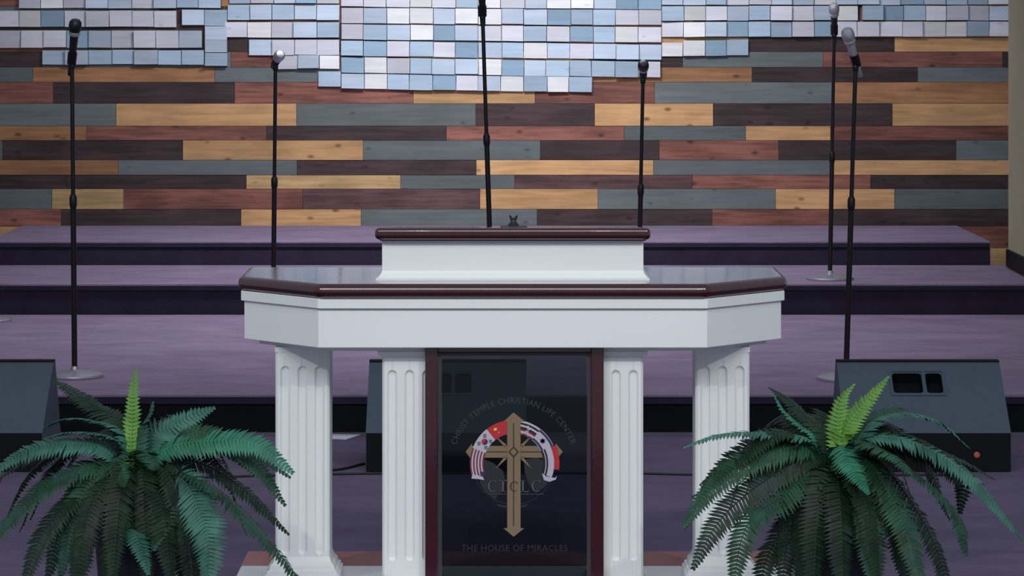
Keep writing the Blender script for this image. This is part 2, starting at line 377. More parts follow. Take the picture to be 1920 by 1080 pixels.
# base
bm = bmesh.new(); prism(bm, wingpoly(.50, 8.62, .77, 8.90, 9.28), 0, .08); obj('plinth', bm, M_white, pul, bevel=.006)
bm = bmesh.new(); box(bm, XC-.77, XC+.77, 9.284, 9.53, 0, .08); obj('plinth_board', bm, M_mah2, pul, bevel=.004)

def column(xc, yf, w, flare_top, big):
    h = w/2; yc = yf+h
    z_lo, z_hi = .161, .678; ztop = .730
    fl = [(-.047, .013), (0, .013), (.047, .013)]; dep = .008
    def section(z):
        pts = []
        if z_lo < z < z_hi:
            e = .013; t = 1
            if z < z_lo+e: t = math.sqrt(max(0, 1-((z_lo+e-z)/e)**2))
            if z > z_hi-e: t = math.sqrt(max(0, 1-((z-z_hi+e)/e)**2))
        else: t = 0
        pts.append((xc-h+.006, yf)); 
        for fx, fw in fl:
            for k in range(7):
                a = math.pi*k/6
                pts.append((xc+fx-fw*max(t, .02)*math.cos(a), yf+dep*t*math.sin(a)**.7))
        pts += [(xc+h-.006, yf), (xc+h, yf+.006), (xc+h, yf+w), (xc-h, yf+w), (xc-h, yf+.006)]
        return pts
    zs = [flare_top, z_lo+.0005, z_lo+.002, z_lo+.005, z_lo+.009, z_lo+.013, z_hi-.013, z_hi-.009, z_hi-.005, z_hi-.002, z_hi-.0005, ztop-.016]
    bm = bmesh.new(); rg = [[bm.verts.new((x, y, z)) for x, y in section(z)] for z in zs]
    for a, b in zip(rg, rg[1:]):
        n = len(a)
        for k in range(n): bm.faces.new((a[k], a[(k+1) % n], b[(k+1) % n], b[k]))
    bm.faces.new(rg[0][::-1]); bm.faces.new(rg[-1])
    col = obj('column', bm, M_white, pul)
    def sq(prof, nm):
        bm = bmesh.new(); R = []
        for e, z in prof:
            q = h+e; R.append([bm.verts.new(p) for p in ((xc-q, yc-q, z), (xc+q, yc-q, z), (xc+q, yc+q, z), (xc-q, yc+q, z))])
        for a, b in zip(R, R[1:]):
            for k in range(4): bm.faces.new((a[k], a[(k+1) % 4], b[(k+1) % 4], b[k]))
        bm.faces.new(R[0][::-1]); bm.faces.new(R[-1]); obj(nm, bm, M_white, col)
    e = .028 if big else .02; zt = flare_top; zb = .0805
    hh = zt-zb
    sq([(e, zb), (e, zb+.38*hh), (e*.8, zb+.40*hh), (e*.8, zb+.5*hh), (e*.55, zb+.55*hh), (e*.5, zb+.68*hh), (e*.2, zb+.8*hh), (0, zt)], 'column_base')
    q_ = .001 if big else .012; sq([(0, ztop-.016), (q_*.6, ztop-.014), (q_, ztop-.006), (q_, ztop-.0005)], 'capital')
column(-.5735, 8.975, .148, .156, True); column(.576, 8.975, .148, .156, True)
column(-.277, 8.872, .148, .118, False); column(.281, 8.872, .148, .118, False)
# mahogany frame round the dark glass
XG = .0065; YF = 8.846
bm = bmesh.new(); box(bm, XG-.241, XG-.207, YF, YF+.026, .0805, .742); fr = obj('frame_stile', bm, M_mah, pul, bevel=.003)
bm = bmesh.new(); box(bm, XG+.207, XG+.241, YF, YF+.026, .0805, .742); obj('frame_stile', bm, M_mah, pul, bevel=.003)
bm = bmesh.new(); box(bm, XG-.206, XG+.206, YF+.001, YF+.025, .728, .742); obj('frame_rail', bm, M_mah, pul, bevel=.002)
bm = bmesh.new(); box(bm, XG-.206, XG+.206, YF+.001, YF+.025, .0805, .106); obj('frame_rail', bm, M_mah, pul, bevel=.002)
bm = bmesh.new(); box(bm, XG-.2065, XG-.196, YF+.006, YF+.022, .107, .727); box(bm, XG+.196, XG+.2065, YF+.006, YF+.022, .107, .727); box(bm, XG-.196, XG+.196, YF+.006, YF+.022, .719, .727)
obj('glass_bead', bm, M_grey, pul)
m, nt, b = new_mat('dark_tinted_glass'); N = nt.nodes; L = nt.links
tr = N.new('ShaderNodeBsdfTransparent'); tr.inputs[0].default_value = (.34, .385, .39, 1)
gl = N.new('ShaderNodeBsdfGlossy'); gl.inputs['Roughness'].default_value = .04; gl.inputs[0].default_value = (.6, .65, .7, 1)
fn = N.new('ShaderNodeFresnel'); fn.inputs[0].default_value = 1.5; mx = N.new('ShaderNodeMixShader')
L.new(fn.outputs[0], mx.inputs[0]); L.new(tr.outputs[0], mx.inputs[1]); L.new(gl.outputs[0], mx.inputs[2])
L.new(mx.outputs[0], N['Material Output'].inputs[0]); M_glass = m
YG = 8.858
bm = bmesh.new(); box(bm, XG-.1955, XG+.1955, YG, YG+.006, .107, .7185)
glass = obj('glass_panel', bm, M_glass, pul); glass['label'] = 'dark tinted glass panel with church emblem'

# emblem printed on the glass, thin vinyl layers
M_gold = simple('gold_vinyl', lin(124, 106, 82), .5, var=.04); M_goldd = simple('dark_gold_line', lin(50, 40, 30), .6)
M_vw = simple('white_vinyl', lin(180, 174, 190), .6); M_vr = simple('red_vinyl', lin(176, 36, 46), .6)
M_vb = simple('navy_vinyl', lin(40, 40, 78), .6); M_vk = simple('black_vinyl', lin(14, 14, 20), .6)
M_vm = simple('maroon_vinyl', lin(110, 36, 50), .6); M_vg = simple('grey_vinyl', lin(54, 57, 62), .7)
M_vgl = simple('light_grey_vinyl', lin(86, 84, 86), .7); M_glb = simple('smoke_grey_vinyl', lin(32, 35, 40), .8)
M_yel = simple('yellow_vinyl', lin(225, 190, 60), .6)
SG = F/YG
def gp(px, py): return ((px-960)/SG, CZ-(py-HY)/SG)
def decal(name, polys, m, layer, parent=glass):
    bm = bmesh.new()
    for poly in polys: prism(bm, [gp(*p) for p in poly], YG-.0004-.0005*layer-.0004, YG-.0004-.0005*layer, 'y')
    return obj(name, bm, m, parent)
CX, CY = 963, 869
def pol(r, a, cx=CX, cy=CY): a = math.radians(a); return (cx+r*math.cos(a), cy-r*math.sin(a))
def sector(r0, r1, a0, a1, n=8, cx=CX, cy=CY):
    qs = []
    for i in range(n):
        b0 = a0+(a1-a0)*i/n; b1 = a0+(a1-a0)*(i+1)/n
        qs.append([pol(r0, b0, cx, cy), pol(r1, b0, cx, cy), pol(r1, b1, cx, cy), pol(r0, b1, cx, cy)])
    return qs
# globe
decal('globe_ring', sector(76, 77.2, 0, 360, 48), M_glb, 0)
decal('globe_land', [[(905, 860), (925, 868), (944, 884), (947, 905), (938, 925), (925, 938), (912, 928), (900, 905), (896, 880)],
                     [(982, 862), (1005, 858), (1030, 868), (1034, 892), (1022, 912), (1004, 925), (990, 905), (984, 885)],
                     [(930, 945), (960, 950), (990, 945), (985, 950), (960, 954), (936, 950)]], M_glb, 0)
# cross arms, rays, ribbons, then the upright
decal('cross_ray', [[(950, 834), (946, 838), (926, 815)], [(976, 834), (980, 838), (999, 815)], [(950, 860), (946, 856), (929, 879)], [(976, 860), (980, 856), (997, 879)]], M_gold, 1)
decal('cross_arms', [[(885, 836), (885, 831), (873, 847), (885, 863), (885, 858), (1042, 858), (1042, 863), (1055, 847), (1042, 831), (1042, 836)]], M_gold, 1)
decal('cross_line', [[(884, 846.2), (1044, 846.2), (1044, 848), (884, 848)]], M_goldd, 2)
decal('ribbon_red', sector(56, 82, 97, 128), M_vr, 3)
decal('ribbon_star', [[pol(73+3*math.cos(k*math.pi*.4), 118+3*math.sin(k*math.pi*.4)) for k in range(5)], [pol(64, 114), pol(66, 115), pol(64, 117)]], M_yel, 4)
decal('ribbon_white', sector(56, 82, 128, 159), M_vw, 3)
k0 = pol(68, 143)
decal('ribbon_disc', sector(0.1, 6, 50, 230, 6, *k0), M_vr, 4); decal('ribbon_disc', sector(0.1, 6, 230, 410, 6, *k0), M_vb, 4)
bars = []
for a, r in ((150, 75), (150, 60), (136, 75), (136, 60)):
    c0 = pol(r, a)
    for j in (-2.4, 0, 2.4): bars.append([(c0[0]-3, c0[1]+j-.6), (c0[0]+3, c0[1]+j-.6), (c0[0]+3, c0[1]+j+.6), (c0[0]-3, c0[1]+j+.6)])
decal('ribbon_bar', bars, M_vk, 4)
for i in range(9):
    r0 = 56+i*26/9
    decal('ribbon_stripe', sector(r0, r0+26/9, 159, 200-abs(i-4)*.8, 6), M_vw if i % 2 else M_vm, 3)
decal('ribbon_tail', [[pol(57, 194), pol(66, 195), pol(64, 203), pol(57, 204)]], M_vb, 4)
decal('ribbon_tail', [[(886, 889), (905, 893), (908, 900), (898, 898), (884, 897)]], M_vw, 4)
for i, mm in enumerate((M_vm, M_vw, M_vm, M_vk, M_vw, M_vk, M_vw)):
    r0 = 56+i*26/7; decal('ribbon_stripe', sector(r0, r0+26/7, 52, 84, 6), mm, 3)
decal('ribbon_cross_bar', [[pol(58, 62), pol(76, 68), pol(76, 70), pol(58, 64)], [pol(58, 74), pol(74, 62), pol(74, 64), pol(58, 76)]], M_vw, 4)
decal('ribbon_white', sector(56, 82, 25, 52), M_vw, 3)
decal('ribbon_edge', sector(57, 61, 25, 52)+sector(77, 81, 25, 52), M_vb, 4)
st = pol(69, 38); tri = lambda s: [(st[0]+6*math.cos(math.radians(90+s+120*k)), st[1]-6*math.sin(math.radians(90+s+120*k))) for k in range(3)]
decal('ribbon_star', [tri(0), tri(60)], M_vb, 5)
decal('ribbon_stripe', sector(56, 65, -20, 25), M_vk, 3); decal('ribbon_stripe', sector(65, 76, -20, 25), M_vw, 3)
decal('ribbon_stripe', sector(76, 86, -8, 24), M_vr, 3)
decal('ribbon_stripe', sector(60, 61.6, -20, 25), M_vw, 4)
decal('ribbon_tail', [[(1016, 887), (1024, 893), (1040, 896), (1044, 892), (1042, 899), (1030, 903), (1020, 900)]], M_vw, 4)
decal('cross_upright', [[(951, 790), (944, 790), (963, 773), (984, 790), (976, 790), (976, 990), (983, 990), (963, 1006), (944, 990), (951, 990)]], M_gold, 5)
decal('cross_line', [[(962, 793), (964, 793), (964, 986), (962, 986)]], M_goldd, 6)
decal('cross_diamond', [[(963, 836), (973, 847), (963, 858), (953, 847)]], M_goldd, 7)
decal('cross_diamond', [[(963, 840), (969.5, 847), (963, 854), (956.5, 847)]], M_gold, 8)
# initials, drawn as seriffed letters
def letC(x0, x1, y0, y1):
    cx, cy, rx, ry = (x0+x1)/2+1, (y0+y1)/2, (x1-x0)/2, (y1-y0)/2; out = []
    for i in range(12):
        qs = []
        for a in (50+260*i/12, 50+260*(i+1)/12):
            c, s = math.cos(math.radians(a)), math.sin(math.radians(a)); th = .6+2.2*max(0, -c)
            qs.append(((cx+rx*c, cy-ry*s), (cx+(rx-th)*c, cy-(ry-1)*s)))
        out.append([qs[0][0], qs[1][0], qs[1][1], qs[0][1]])
    xr = cx+rx*math.cos(math.radians(50))
    out.append([(xr-.6, y0+1), (xr+.8, y0+1), (xr+.8, y0+6), (xr-.6, y0+4)]); return out
def letT(x0, x1, y0, y1):
    c = (x0+x1)/2
    return [[(x0, y0), (x1, y0), (x1, y0+1.4), (x0, y0+1.4)], [(c-1.5, y0), (c+1.5, y0), (c+1.5, y1), (c-1.5, y1)], [(x0, y0), (x0+1, y0), (x0+.6, y0+5)], [(x1-1, y0), (x1, y0), (x1-.6, y0+5)], [(c-4, y1-1.2), (c+4, y1-1.2), (c+4, y1), (c-4, y1)]]
def letL(x0, x1, y0, y1):
    return [[(x0+1, y0), (x0+4, y0), (x0+4, y1), (x0+1, y1)], [(x0-1, y0), (x0+6, y0), (x0+6, y0+1.2), (x0-1, y0+1.2)], [(x0-1, y1-1.4), (x1, y1-1.4), (x1, y1), (x0-1, y1)], [(x1-1, y1), (x1, y1), (x1, y1-5)]]
for q in (letC(914, 932, 900, 922), letT(934, 952, 900, 922), letL(978, 992, 900, 922), letC(996, 1014, 900, 922)): decal('letter', q, M_vgl, 6)
decal('letter', letC(955, 971, 902, 921), M_goldd, 8)
tick = []
x = 917
while x < 1016:
    w = random.uniform(2, 5)
    if not 949 < x < 976: tick.append([(x, 925), (x+w, 925), (x+w, 927), (x, 927)])
    x += w+1.4
decal('fine_print', tick, M_vg, 6)
def text_mesh(s, size):
    cu = bpy.data.curves.new('t', 'FONT'); cu.body = s; cu.size = size; cu.resolution_u = 3; cu.extrude = 0; cu.space_character = 1.05
    o = bpy.data.objects.new('t', cu); C.objects.link(o); bpy.context.view_layer.update()
    me = bpy.data.meshes.new_from_object(o.evaluated_get(bpy.context.evaluated_depsgraph_get()))
    bpy.data.objects.remove(o); bm = bmesh.new(); bm.from_mesh(me); bpy.data.meshes.remove(me); return bm
def lettering(s, x0, x1, ybase, hgt, m, arc=None):
    bm = text_mesh(s, 1.0); xs = [v.co.x for v in bm.verts]; mn, mx_ = min(xs), max(xs); ymx = max(v.co.y for v in bm.verts)
    for v in bm.verts:
        t = (v.co.x-mn)/(mx_-mn); hh = v.co.y/ymx*hgt
        if arc: a0, a1, r = arc; px, py = pol(r+hh, a0+(a1-a0)*t)
        else: px, py = x0+(x1-x0)*t, ybase-hh
        X, Z = gp(px, py); v.co = (X, YG-.0012, Z)
    g = bmesh.ops.extrude_face_region(bm, geom=bm.faces[:]); bmesh.ops.translate(bm, vec=(0, .0006, 0), verts=[q for q in g['geom'] if isinstance(q, bmesh.types.BMVert)])
    obj('lettering', bm, m, glass)
M_txt2 = simple('faint_grey_vinyl', lin(30, 33, 37), .8)
M_txt = simple('dim_grey_vinyl', lin(46, 49, 53), .7)
lettering('CHRIST TEMPLE CHRISTIAN LIFE CENTER', 0, 0, 0, 11, M_txt, (162, 18, 113))
lettering('THE HOUSE OF MIRACLES', 865, 1064, 1033, 11.5, M_txt2)

# small microphone holder on the reading desk
zt = 1.047
hd = thing('desk_microphone_holder', 'small black microphone holder on the reading desk top', 'microphone holder', (.006, 9.12, zt))
bm = bmesh.new(); box(bm, -.032, .042, 9.105, 9.135, zt, zt+.005); obj('foot_bar', bm, M_micb, hd, bevel=.002)
bm = bmesh.new(); lathe(bm, [(.015, 0), (.015, .003), (.009, .010), (.0065, .018)], (.004, 9.12, zt+.005)); obj('stem', bm, M_micb, hd, smooth=True)
bm = bmesh.new(); prism(bm, [(-.006, zt+.022), (.014, zt+.022), (.016, zt+.034), (.011, zt+.034), (.007, zt+.027), (.001, zt+.027), (-.003, zt+.034), (-.008, zt+.034)], 9.112, 9.128, 'y'); obj('clip', bm, M_micb, hd)

# ------------------------------------------------------------------ microphone stands and microphones
def stand(label, bx, by, d, z0, tx, ty, cy_, lab_m=None, mic_dir=None, mic_len=.15, black=False, silver=False, group='microphone stands on the stage'):
    """pole foot at picture (bx,by) at distance d, pole top at (tx,ty), collar row cy_"""
    foot = W(bx, by, d); foot.z = z0; top = W(tx, ty, d)
    t = thing('microphone_stand', label, 'microphone stand', foot)
    bm = bmesh.new(); lathe(bm, [(.118, 0), (.120, .006), (.117, .013), (.100, .018), (.045, .028), (.018, .032), (.014, .045)], foot, n=40); obj('base', bm, M_stbase, t, smooth=True)
    ax = (top-foot); Ltot = ax.length; ax.normalize()
    cz = (W(0, cy_, d).z-z0)/ax.z
    bm = bmesh.new(); lathe(bm, [(.0115, .04), (.0115, cz)], foot, ax, 14); obj('lower_tube', bm, M_pole, t, smooth=True)
    bm = bmesh.new(); lathe(bm, [(.0125, cz-.015), (.0155, cz), (.0155, cz+.03), (.011, cz+.042)], foot, ax, 14); obj('collar', bm, M_pole, t, smooth=True)
    bm = bmesh.new(); lathe(bm, [(.0088, cz+.04), (.0088, Ltot)], foot, ax, 12); obj('upper_tube', bm, M_pole, t, smooth=True)
    if mic_dir:
        md = Vector(mic_dir).normalized()
        bm = bmesh.new(); lathe(bm, [(.011, -.012), (.013, 0), (.013, .012), (.009, .02)], top, ax, 12); cl = bm
        lathe(cl, [(.0185, -.02), (.0195, .03)], top+ax*.028, md, 14); obj('clip', cl, M_pole, t, smooth=True)
        p0 = top+ax*.028
        mt = thing('microphone', lab_m, 'microphone', p0-md*.05)
        bm = bmesh.new(); lathe(bm, [(.009, -.07), (.012, -.065), (.0135, 0), (.018, mic_len-.05)], p0, md, 16); obj('body', bm, M_mesh if silver else M_micb, mt, smooth=True)
        bm = bmesh.new(); lathe(bm, [(.019, mic_len-.05), (.0235, mic_len-.042), (.0235, mic_len-.036), (.021, mic_len-.034)], p0, md, 18); obj('ring', bm, M_mesh, mt, smooth=True)
        bm = bmesh.new(); lathe(bm, [(.021, mic_len-.034), (.0255, mic_len-.024), (.027, mic_len-.008), (.025, mic_len+.008), (.017, mic_len+.019), (0, mic_len+.024)], p0, md, 18); obj('grille_head', bm, M_micb if black else M_mesh, mt, smooth=True)
    return t
d1 = lambda y: Ds(1.5, y)
stand('straight black microphone stand at far left behind the left fern', 140, 707, d1(707), .15, 135, 124, 384,
      'black microphone pointing up on the far left stand', (.13, -.25, 1), .15, black=True)
stand('black microphone stand rising behind the left wing of the pulpit', 512, 622, d1(622), .15, 516.5, 128, 348,
      'microphone with bright round head above the left wing of the pulpit', (.25, -.9, .34), .10)
stand('tallest black microphone stand, behind the reading desk at center', 925, 645, d1(645), .15, 905, 34, 268,
      'microphone cut by the top edge on the center stand', (-.03, -.35, 1), .14)
stand('black microphone stand rising behind the right end of the reading desk', 1196, 612, d1(612), .15, 1205.5, 152, 362,
      'short black microphone on the stand at the right end of the reading desk', (-.02, -.85, .5), .10, black=True)
d2 = Ds(1.35, 524)
stand('microphone stand on the middle tier, round base in full view at right', 1556, 524, d2, .30, 1564, 68, 300,
      'microphone with pale head on the stand of the middle tier', (-.05, -.45, .9), .13)
stand('black microphone stand with its base beside the right floor monitor', 1586, 712, d1(712), .15, 1604, 128, 388,
      'silver microphone tilted left on the stand beside the right monitor', (-.33, -.4, 1), .13, silver=True)
stand('microphone stand at the left edge of the view, only its base showing', -24, 602, d1(602), .15, -24, 100, 340)

# ------------------------------------------------------------------ floor monitors
def monitor(label, x0, x1, yf, rot=0, dep=.48):
    xc = (x0+x1)/2; t = thing('floor_monitor', label, 'floor monitor', (xc, yf, 0)); h = .362; w = (x1-x0)
    X0, X1 = x0, x1
    prof = [(yf, .002), (yf, .139), (yf+.285, h), (yf+.335, h), (yf+dep, .08), (yf+dep, .002)]
    # cabinet with two recessed hand holes in the sloped back
    bm = bmesh.new(); prism(bm, [(yf+.0, .139), (yf+.285, h), (yf+.335, h), (yf+dep, .08), (yf+dep, .0021), (yf+.004, .0021), (yf+.004, .139)], X0, X1, 'x')
    cab = obj('cabinet', bm, M_mon, t)
    b = Vector((0, .285, h-.139)); sl = b.length; b.normalize(); n = Vector((0, -b.z, b.y))
    def hole(u0, u1, v0, v1):
        c = bmesh.new(); P0 = Vector((x0, yf, .139)); rr = .012; pts = []
        for cx, cy, a0 in ((u1-rr, v1-rr, 0), (u0+rr, v1-rr, 90), (u0+rr, v0+rr, 180), (u1-rr, v0+rr, 270)):
            for k in range(4): a = math.radians(a0+30*k); pts.append((cx+rr*math.cos(a), cy+rr*math.sin(a)))
        def mk(p, q): return P0+Vector((1, 0, 0))*p[0]+b*p[1]+n*q
        A = [c.verts.new(mk(p, .01)) for p in pts]; B = [c.verts.new(mk(p, -.05)) for p in pts]; k_ = len(pts)
        c.faces.new(A); c.faces.new(B[::-1])
        for i in range(k_): c.faces.new((A[i], B[i], B[(i+1) % k_], A[(i+1) % k_]))
        return c
    holes = [(.195, .302, sl*.56, sl*.84), (.316, .375, sl*.56, sl*.84)]
    c = bmesh.new()
    for hh in holes:
        q = hole(*hh); me = bpy.data.meshes.new('q'); q.to_mesh(me); q.free(); c.from_mesh(me); bpy.data.meshes.remove(me)
    bmesh.ops.recalc_face_normals(c, faces=c.faces)
    cme = bpy.data.meshes.new('cut'); c.to_mesh(cme); c.free(); cme.materials.append(M_monb); co = bpy.data.objects.new('cut', cme); C.objects.link(co)
    cab.data.materials.append(M_monb)
    md = cab.modifiers.new('b', 'BOOLEAN'); md.operation = 'DIFFERENCE'; md.object = co; md.solver = 'EXACT'
    try: md.material_mode = 'TRANSFER'
    except Exception: pass
    bpy.context.view_layer.update()
    nm = bpy.data.meshes.new_from_object(cab.evaluated_get(bpy.context.evaluated_depsgraph_get()))
    # world offset of cutter matches as both are in world space
    cab.modifiers.clear(); cab.data = nm; bpy.data.objects.remove(co)
    # raised plate edge around the holes
    bm = bmesh.new(); P0 = Vector((x0, yf, .139))
    def slab(u0, u1, v0, v1, th):
        q = [P0+Vector((u, 0, 0))+b*v+n*.0006 for u, v in ((u0, v0), (u1, v0), (u1, v1), (u0, v1))]
        A = [bm.verts.new(p) for p in q]; B = [bm.verts.new(p+n*th) for p in q]; bm.faces.new(A); bm.faces.new(B[::-1])
        for i in range(4): bm.faces.new((A[i], B[i], B[(i+1) % 4], A[(i+1) % 4]))
    slab(.185, .192, sl*.52, sl*.88, .003); slab(.378, .385, sl*.52, sl*.88, .003); slab(.192, .378, sl*.86, sl*.88, .003); slab(.192, .378, sl*.52, sl*.54, .003); slab(.305, .313, sl*.54, sl*.86, .003)
    obj('handle_surround', bm, M_mon, t)
    bm = bmesh.new(); prism(bm, [(yf+.283, h+.0005), (yf+.283, h+.006), (yf+.337, h+.006), (yf+.337, h+.0005)], X0, X1, 'x'); obj('top_edge', bm, M_monb, t)
    bm = bmesh.new(); box(bm, X0+.002, X1-.002, yf-.004, yf+.0035, .002, .137); f = obj('lower_shade_panel', bm, M_monb, t)  # black put on the upright lower face in place of shade
    g0 = Vector((0, yf+.337, h-.012)); g1 = Vector((0, yf+dep+.002, .09)); gd = (g1-g0).normalized(); gn = Vector((0, -gd.z, gd.y))
    bm = bmesh.new(); q = [Vector((X0+.01, 0, 0))+g0, Vector((X1-.01, 0, 0))+g0, Vector((X1-.01, 0, 0))+g1, Vector((X0+.01, 0, 0))+g1]
    A = [bm.verts.new(p+gn*.002) for p in q]; B = [bm.verts.new(p+gn*.010) for p in q]; bm.faces.new(A); bm.faces.new(B[::-1])
    for i in range(4): bm.faces.new((A[i], B[i], B[(i+1) % 4], A[(i+1) % 4]))
    obj('grille', bm, M_grille, t)
    if rot: t.rotation_euler.z = rot
    return t
dm = Ds(1.65, 885)
monitor('slate grey floor monitor cut by the left edge, left of the left fern', -2.265, -1.68, dm)
monitor('floor monitor seen through the pulpit glass and beside its inner left column', -.523, .052, dm)
rm = monitor('slate grey floor monitor with black hand holes behind the right fern', 1.19, 1.785, dm)
bm = bmesh.new(); lathe(bm, [(.011, 0), (.011, .004), (.006, .007)], (1.662, dm-.0045, .062), (0, -1, 0), 14)
M_or = simple('orange_indicator', lin(150, 84, 70), .5, emit=(lin(200, 100, 70), .12))
o = obj('indicator_light', bm, M_or, rm); o['label'] = 'small orange indicator light'
bm = bmesh.new(); lathe(bm, [(.006, 0), (.006, .004)], W(70, 703, dm+.233), (0, -.6, .78), 10)

# ------------------------------------------------------------------ cables, carpet seam, paper
def cable(name, label, pts, r=.005):
    bm = bmesh.new(); tube(bm, [Vector((p.x, p.y, r+.0005)) for p in spline(pts, 10)], r)
    tag(obj(name, bm, M_cable, smooth=True), label, 'cable')
fl = lambda px, py: (lambda d: Vector(((px-960)*d/F, d, 0)))(Ds(1.65, py))
cable('cable', 'long dark carpet seam running straight across the floor behind the pulpit', [fl(330, 899), fl(430, 896), fl(520, 893), fl(700, 890), fl(960, 889), fl(1200, 890), fl(1300, 892), fl(1500, 892), fl(1800, 893)], .004)  # carpet seam, laid as a thin black tube like the cables
cable('cable', 'black cable curving up to the monitor beside the inner left column', [fl(560, 888), fl(622, 884), fl(650, 880), fl(688, 872), fl(705, 888)], .0045)
cable('cable', 'black cable curling on the carpet right of the left fern', [fl(396, 846), fl(430, 852), fl(462, 866), fl(478, 879), fl(486, 889)], .006)
a = fl(585, 822)
bm = bmesh.new(); prism(bm, [(fl(560, 822).x, 12.66), (fl(676, 819).x-.05, 12.60), (fl(676, 816).x, 12.74), (fl(590, 816).x, 12.76)], .001, .004)
tag(obj('paper_sheet', bm, M_paper), 'white paper sheet lying by the lowest tier, right of the left outer column', 'paper')

# ------------------------------------------------------------------ ferns
def leafmat(name, c1, c2):
    m, nt, b = new_mat(name); N = nt.nodes; L = nt.links
    tc = N.new('ShaderNodeTexCoord'); n = N.new('ShaderNodeTexNoise'); n.inputs['Scale'].default_value = 14; n.inputs['Detail'].default_value = 3; L.new(tc.outputs['Object'], n.inputs['Vector'])
    r = N.new('ShaderNodeMapRange'); r.inputs[1].default_value = .35; r.inputs[2].default_value = .65; L.new(n.outputs['Fac'], r.inputs[0])
    mx = N.new('ShaderNodeMix'); mx.data_type = 'RGBA'; L.new(r.outputs[0], mx.inputs[0]); mx.inputs[6].default_value = c1; mx.inputs[7].default_value = c2
    L.new(mx.outputs[2], b.inputs['Base Color']); b.inputs['Roughness'].default_value = .55; b.inputs['Specular IOR Level'].default_value = .3
    b.inputs['Subsurface Weight'].default_value = 0
    return m
LM = {'t': leafmat('teal_fern_leaf', lin(40, 86, 72), lin(66, 120, 104)), 'd': leafmat('dark_fern_leaf', lin(14, 36, 25), lin(26, 54, 37)),  # teal and dark tones put highlight and shade into the leaf colour
      'y': leafmat('young_fern_leaf', lin(84, 134, 56), lin(108, 156, 66)), 'g': leafmat('green_fern_leaf', lin(22, 56, 38), lin(40, 86, 66)),
      'e': leafmat('emerald_fern_leaf', lin(36, 98, 74), lin(56, 126, 100))}
def frond(parent, pts, wid, mt, roll=None, name='frond'):
    """pts: control points in world; leaflets in two rows along the rib"""
    c = spline(pts, 16); Ltot = sum((b-a).length for a, b in zip(c, c[1:]))
    step = .0105; n = max(12, int(Ltot/step)); cum = [0]
    for a, b in zip(c, c[1:]): cum.append(cum[-1]+(b-a).length)
    def at(s):
        for i in range(len(c)-1):
            if cum[i+1] >= s: t = (s-cum[i])/max(1e-9, cum[i+1]-cum[i]); return c[i].lerp(c[i+1], t), (c[i+1]-c[i]).normalized()
        return c[-1], (c[-1]-c[-2]).normalized()
    bm = bmesh.new(); rib = [at(Ltot*k/14)[0] for k in range(15)]
    tube(bm, rib, [.0032*(1-.75*k/14) for k in range(15)], 5)
    rl = roll if roll is not None else random.uniform(-.5, .5)
    for i in range(n+1):
        s = Ltot*(.06+.94*i/n); p, t = at(min(s, Ltot*.9999)); u = i/n
        w = 1.5*wid*(min(1, .35+u*3.2))*(1-max(0, u-.45)**1.5*2.1) ; w = max(w, wid*.10)
        up = Vector((0, -.25, 1)); side = t.cross(up)
        if side.length < .25: side = t.cross(Vector((0, -1, .2)))
        side.normalize(); nrm = side.cross(t).normalized()
        side = (Matrix.Rotation(rl, 3, t) @ side).normalized(); nrm = side.cross(t).normalized()
        for sgn in (-1, 1):
            tip = p+side*sgn*w*random.uniform(.9, 1.08)+t*w*.38-nrm*w*random.uniform(.12, .3)
            half = step*.52; mid = p.lerp(tip, .58)+nrm*w*random.uniform(.02, .11)
            v0 = bm.verts.new(p-t*half*.7+nrm*.001); v1 = bm.verts.new(mid-t*half*.95); v2 = bm.verts.new(tip); v3 = bm.verts.new(mid+t*half*.85); v4 = bm.verts.new(p+t*half*.7+nrm*.001)
            bm.faces.new((v0, v1, v3, v4)); bm.faces.new((v1, v2, v3))
    me_o = obj(name, bm, LM[mt], parent); return me_o
def fern(label, cxp, D, fr, label_pot, nfill, seed):
    random.seed(seed)
    s = F/D; x0 = (cxp-960)/s
    t = thing('potted_fern', label, 'potted fern', (x0, D, 0))
    bm = bmesh.new(); lathe(bm, [(.085, 0), (.09, .01), (.088, .03), (.10, .2), (.114, .38), (.122, .415), (.124, .435), (.114, .435), (.108, .41), (.104, .39)], (x0, D, 0), n=36)
    obj('pot', bm, M_pot, t, smooth=True)
    bm = bmesh.new(); lathe(bm, [(.100, .391), (.100, .40), (.05, .415), (0, .42)], (x0, D, 0), n=20); obj('soil', bm, M_soil, t, smooth=True)
    crown = Vector((x0, D, .50))
    for f in fr:
        pxs, dd, w, m = f[0], f[1], f[2], f[3]; roll = f[4] if len(f) > 4 else None
        pts = [crown+Vector((random.uniform(-.03, .03), random.uniform(-.03, .03), -.04))]
        for k, (px, py) in enumerate(pxs):
            d = D+dd*(k+1)/len(pxs); pts.append(W(px, py, d))
        frond(t, pts, w, m, roll)
    for i in range(nfill):
        az = 2*math.pi*(i+random.random()*.7)/nfill; dx, dy = math.cos(az), math.sin(az)
        front = dy < -.35
        Lh = random.uniform(.16, .24) if front else random.uniform(.26, .38)
        rise = random.uniform(-.02, .03) if front else random.uniform(.03, .10); drop = random.uniform(.22, .34) if front else random.uniform(.03, .24)
        b0 = crown+Vector((dx*.03, dy*.03, -.05 if front else -.02))
        frond(t, [b0, b0+Vector((dx*Lh*.35, dy*Lh*.35, rise+.03)), b0+Vector((dx*Lh*.75, dy*Lh*.75, rise*.8-drop*.25)), b0+Vector((dx*Lh, dy*Lh, rise*.3-drop))], random.uniform(.026, .034), random.choice('dddg'))
    return t
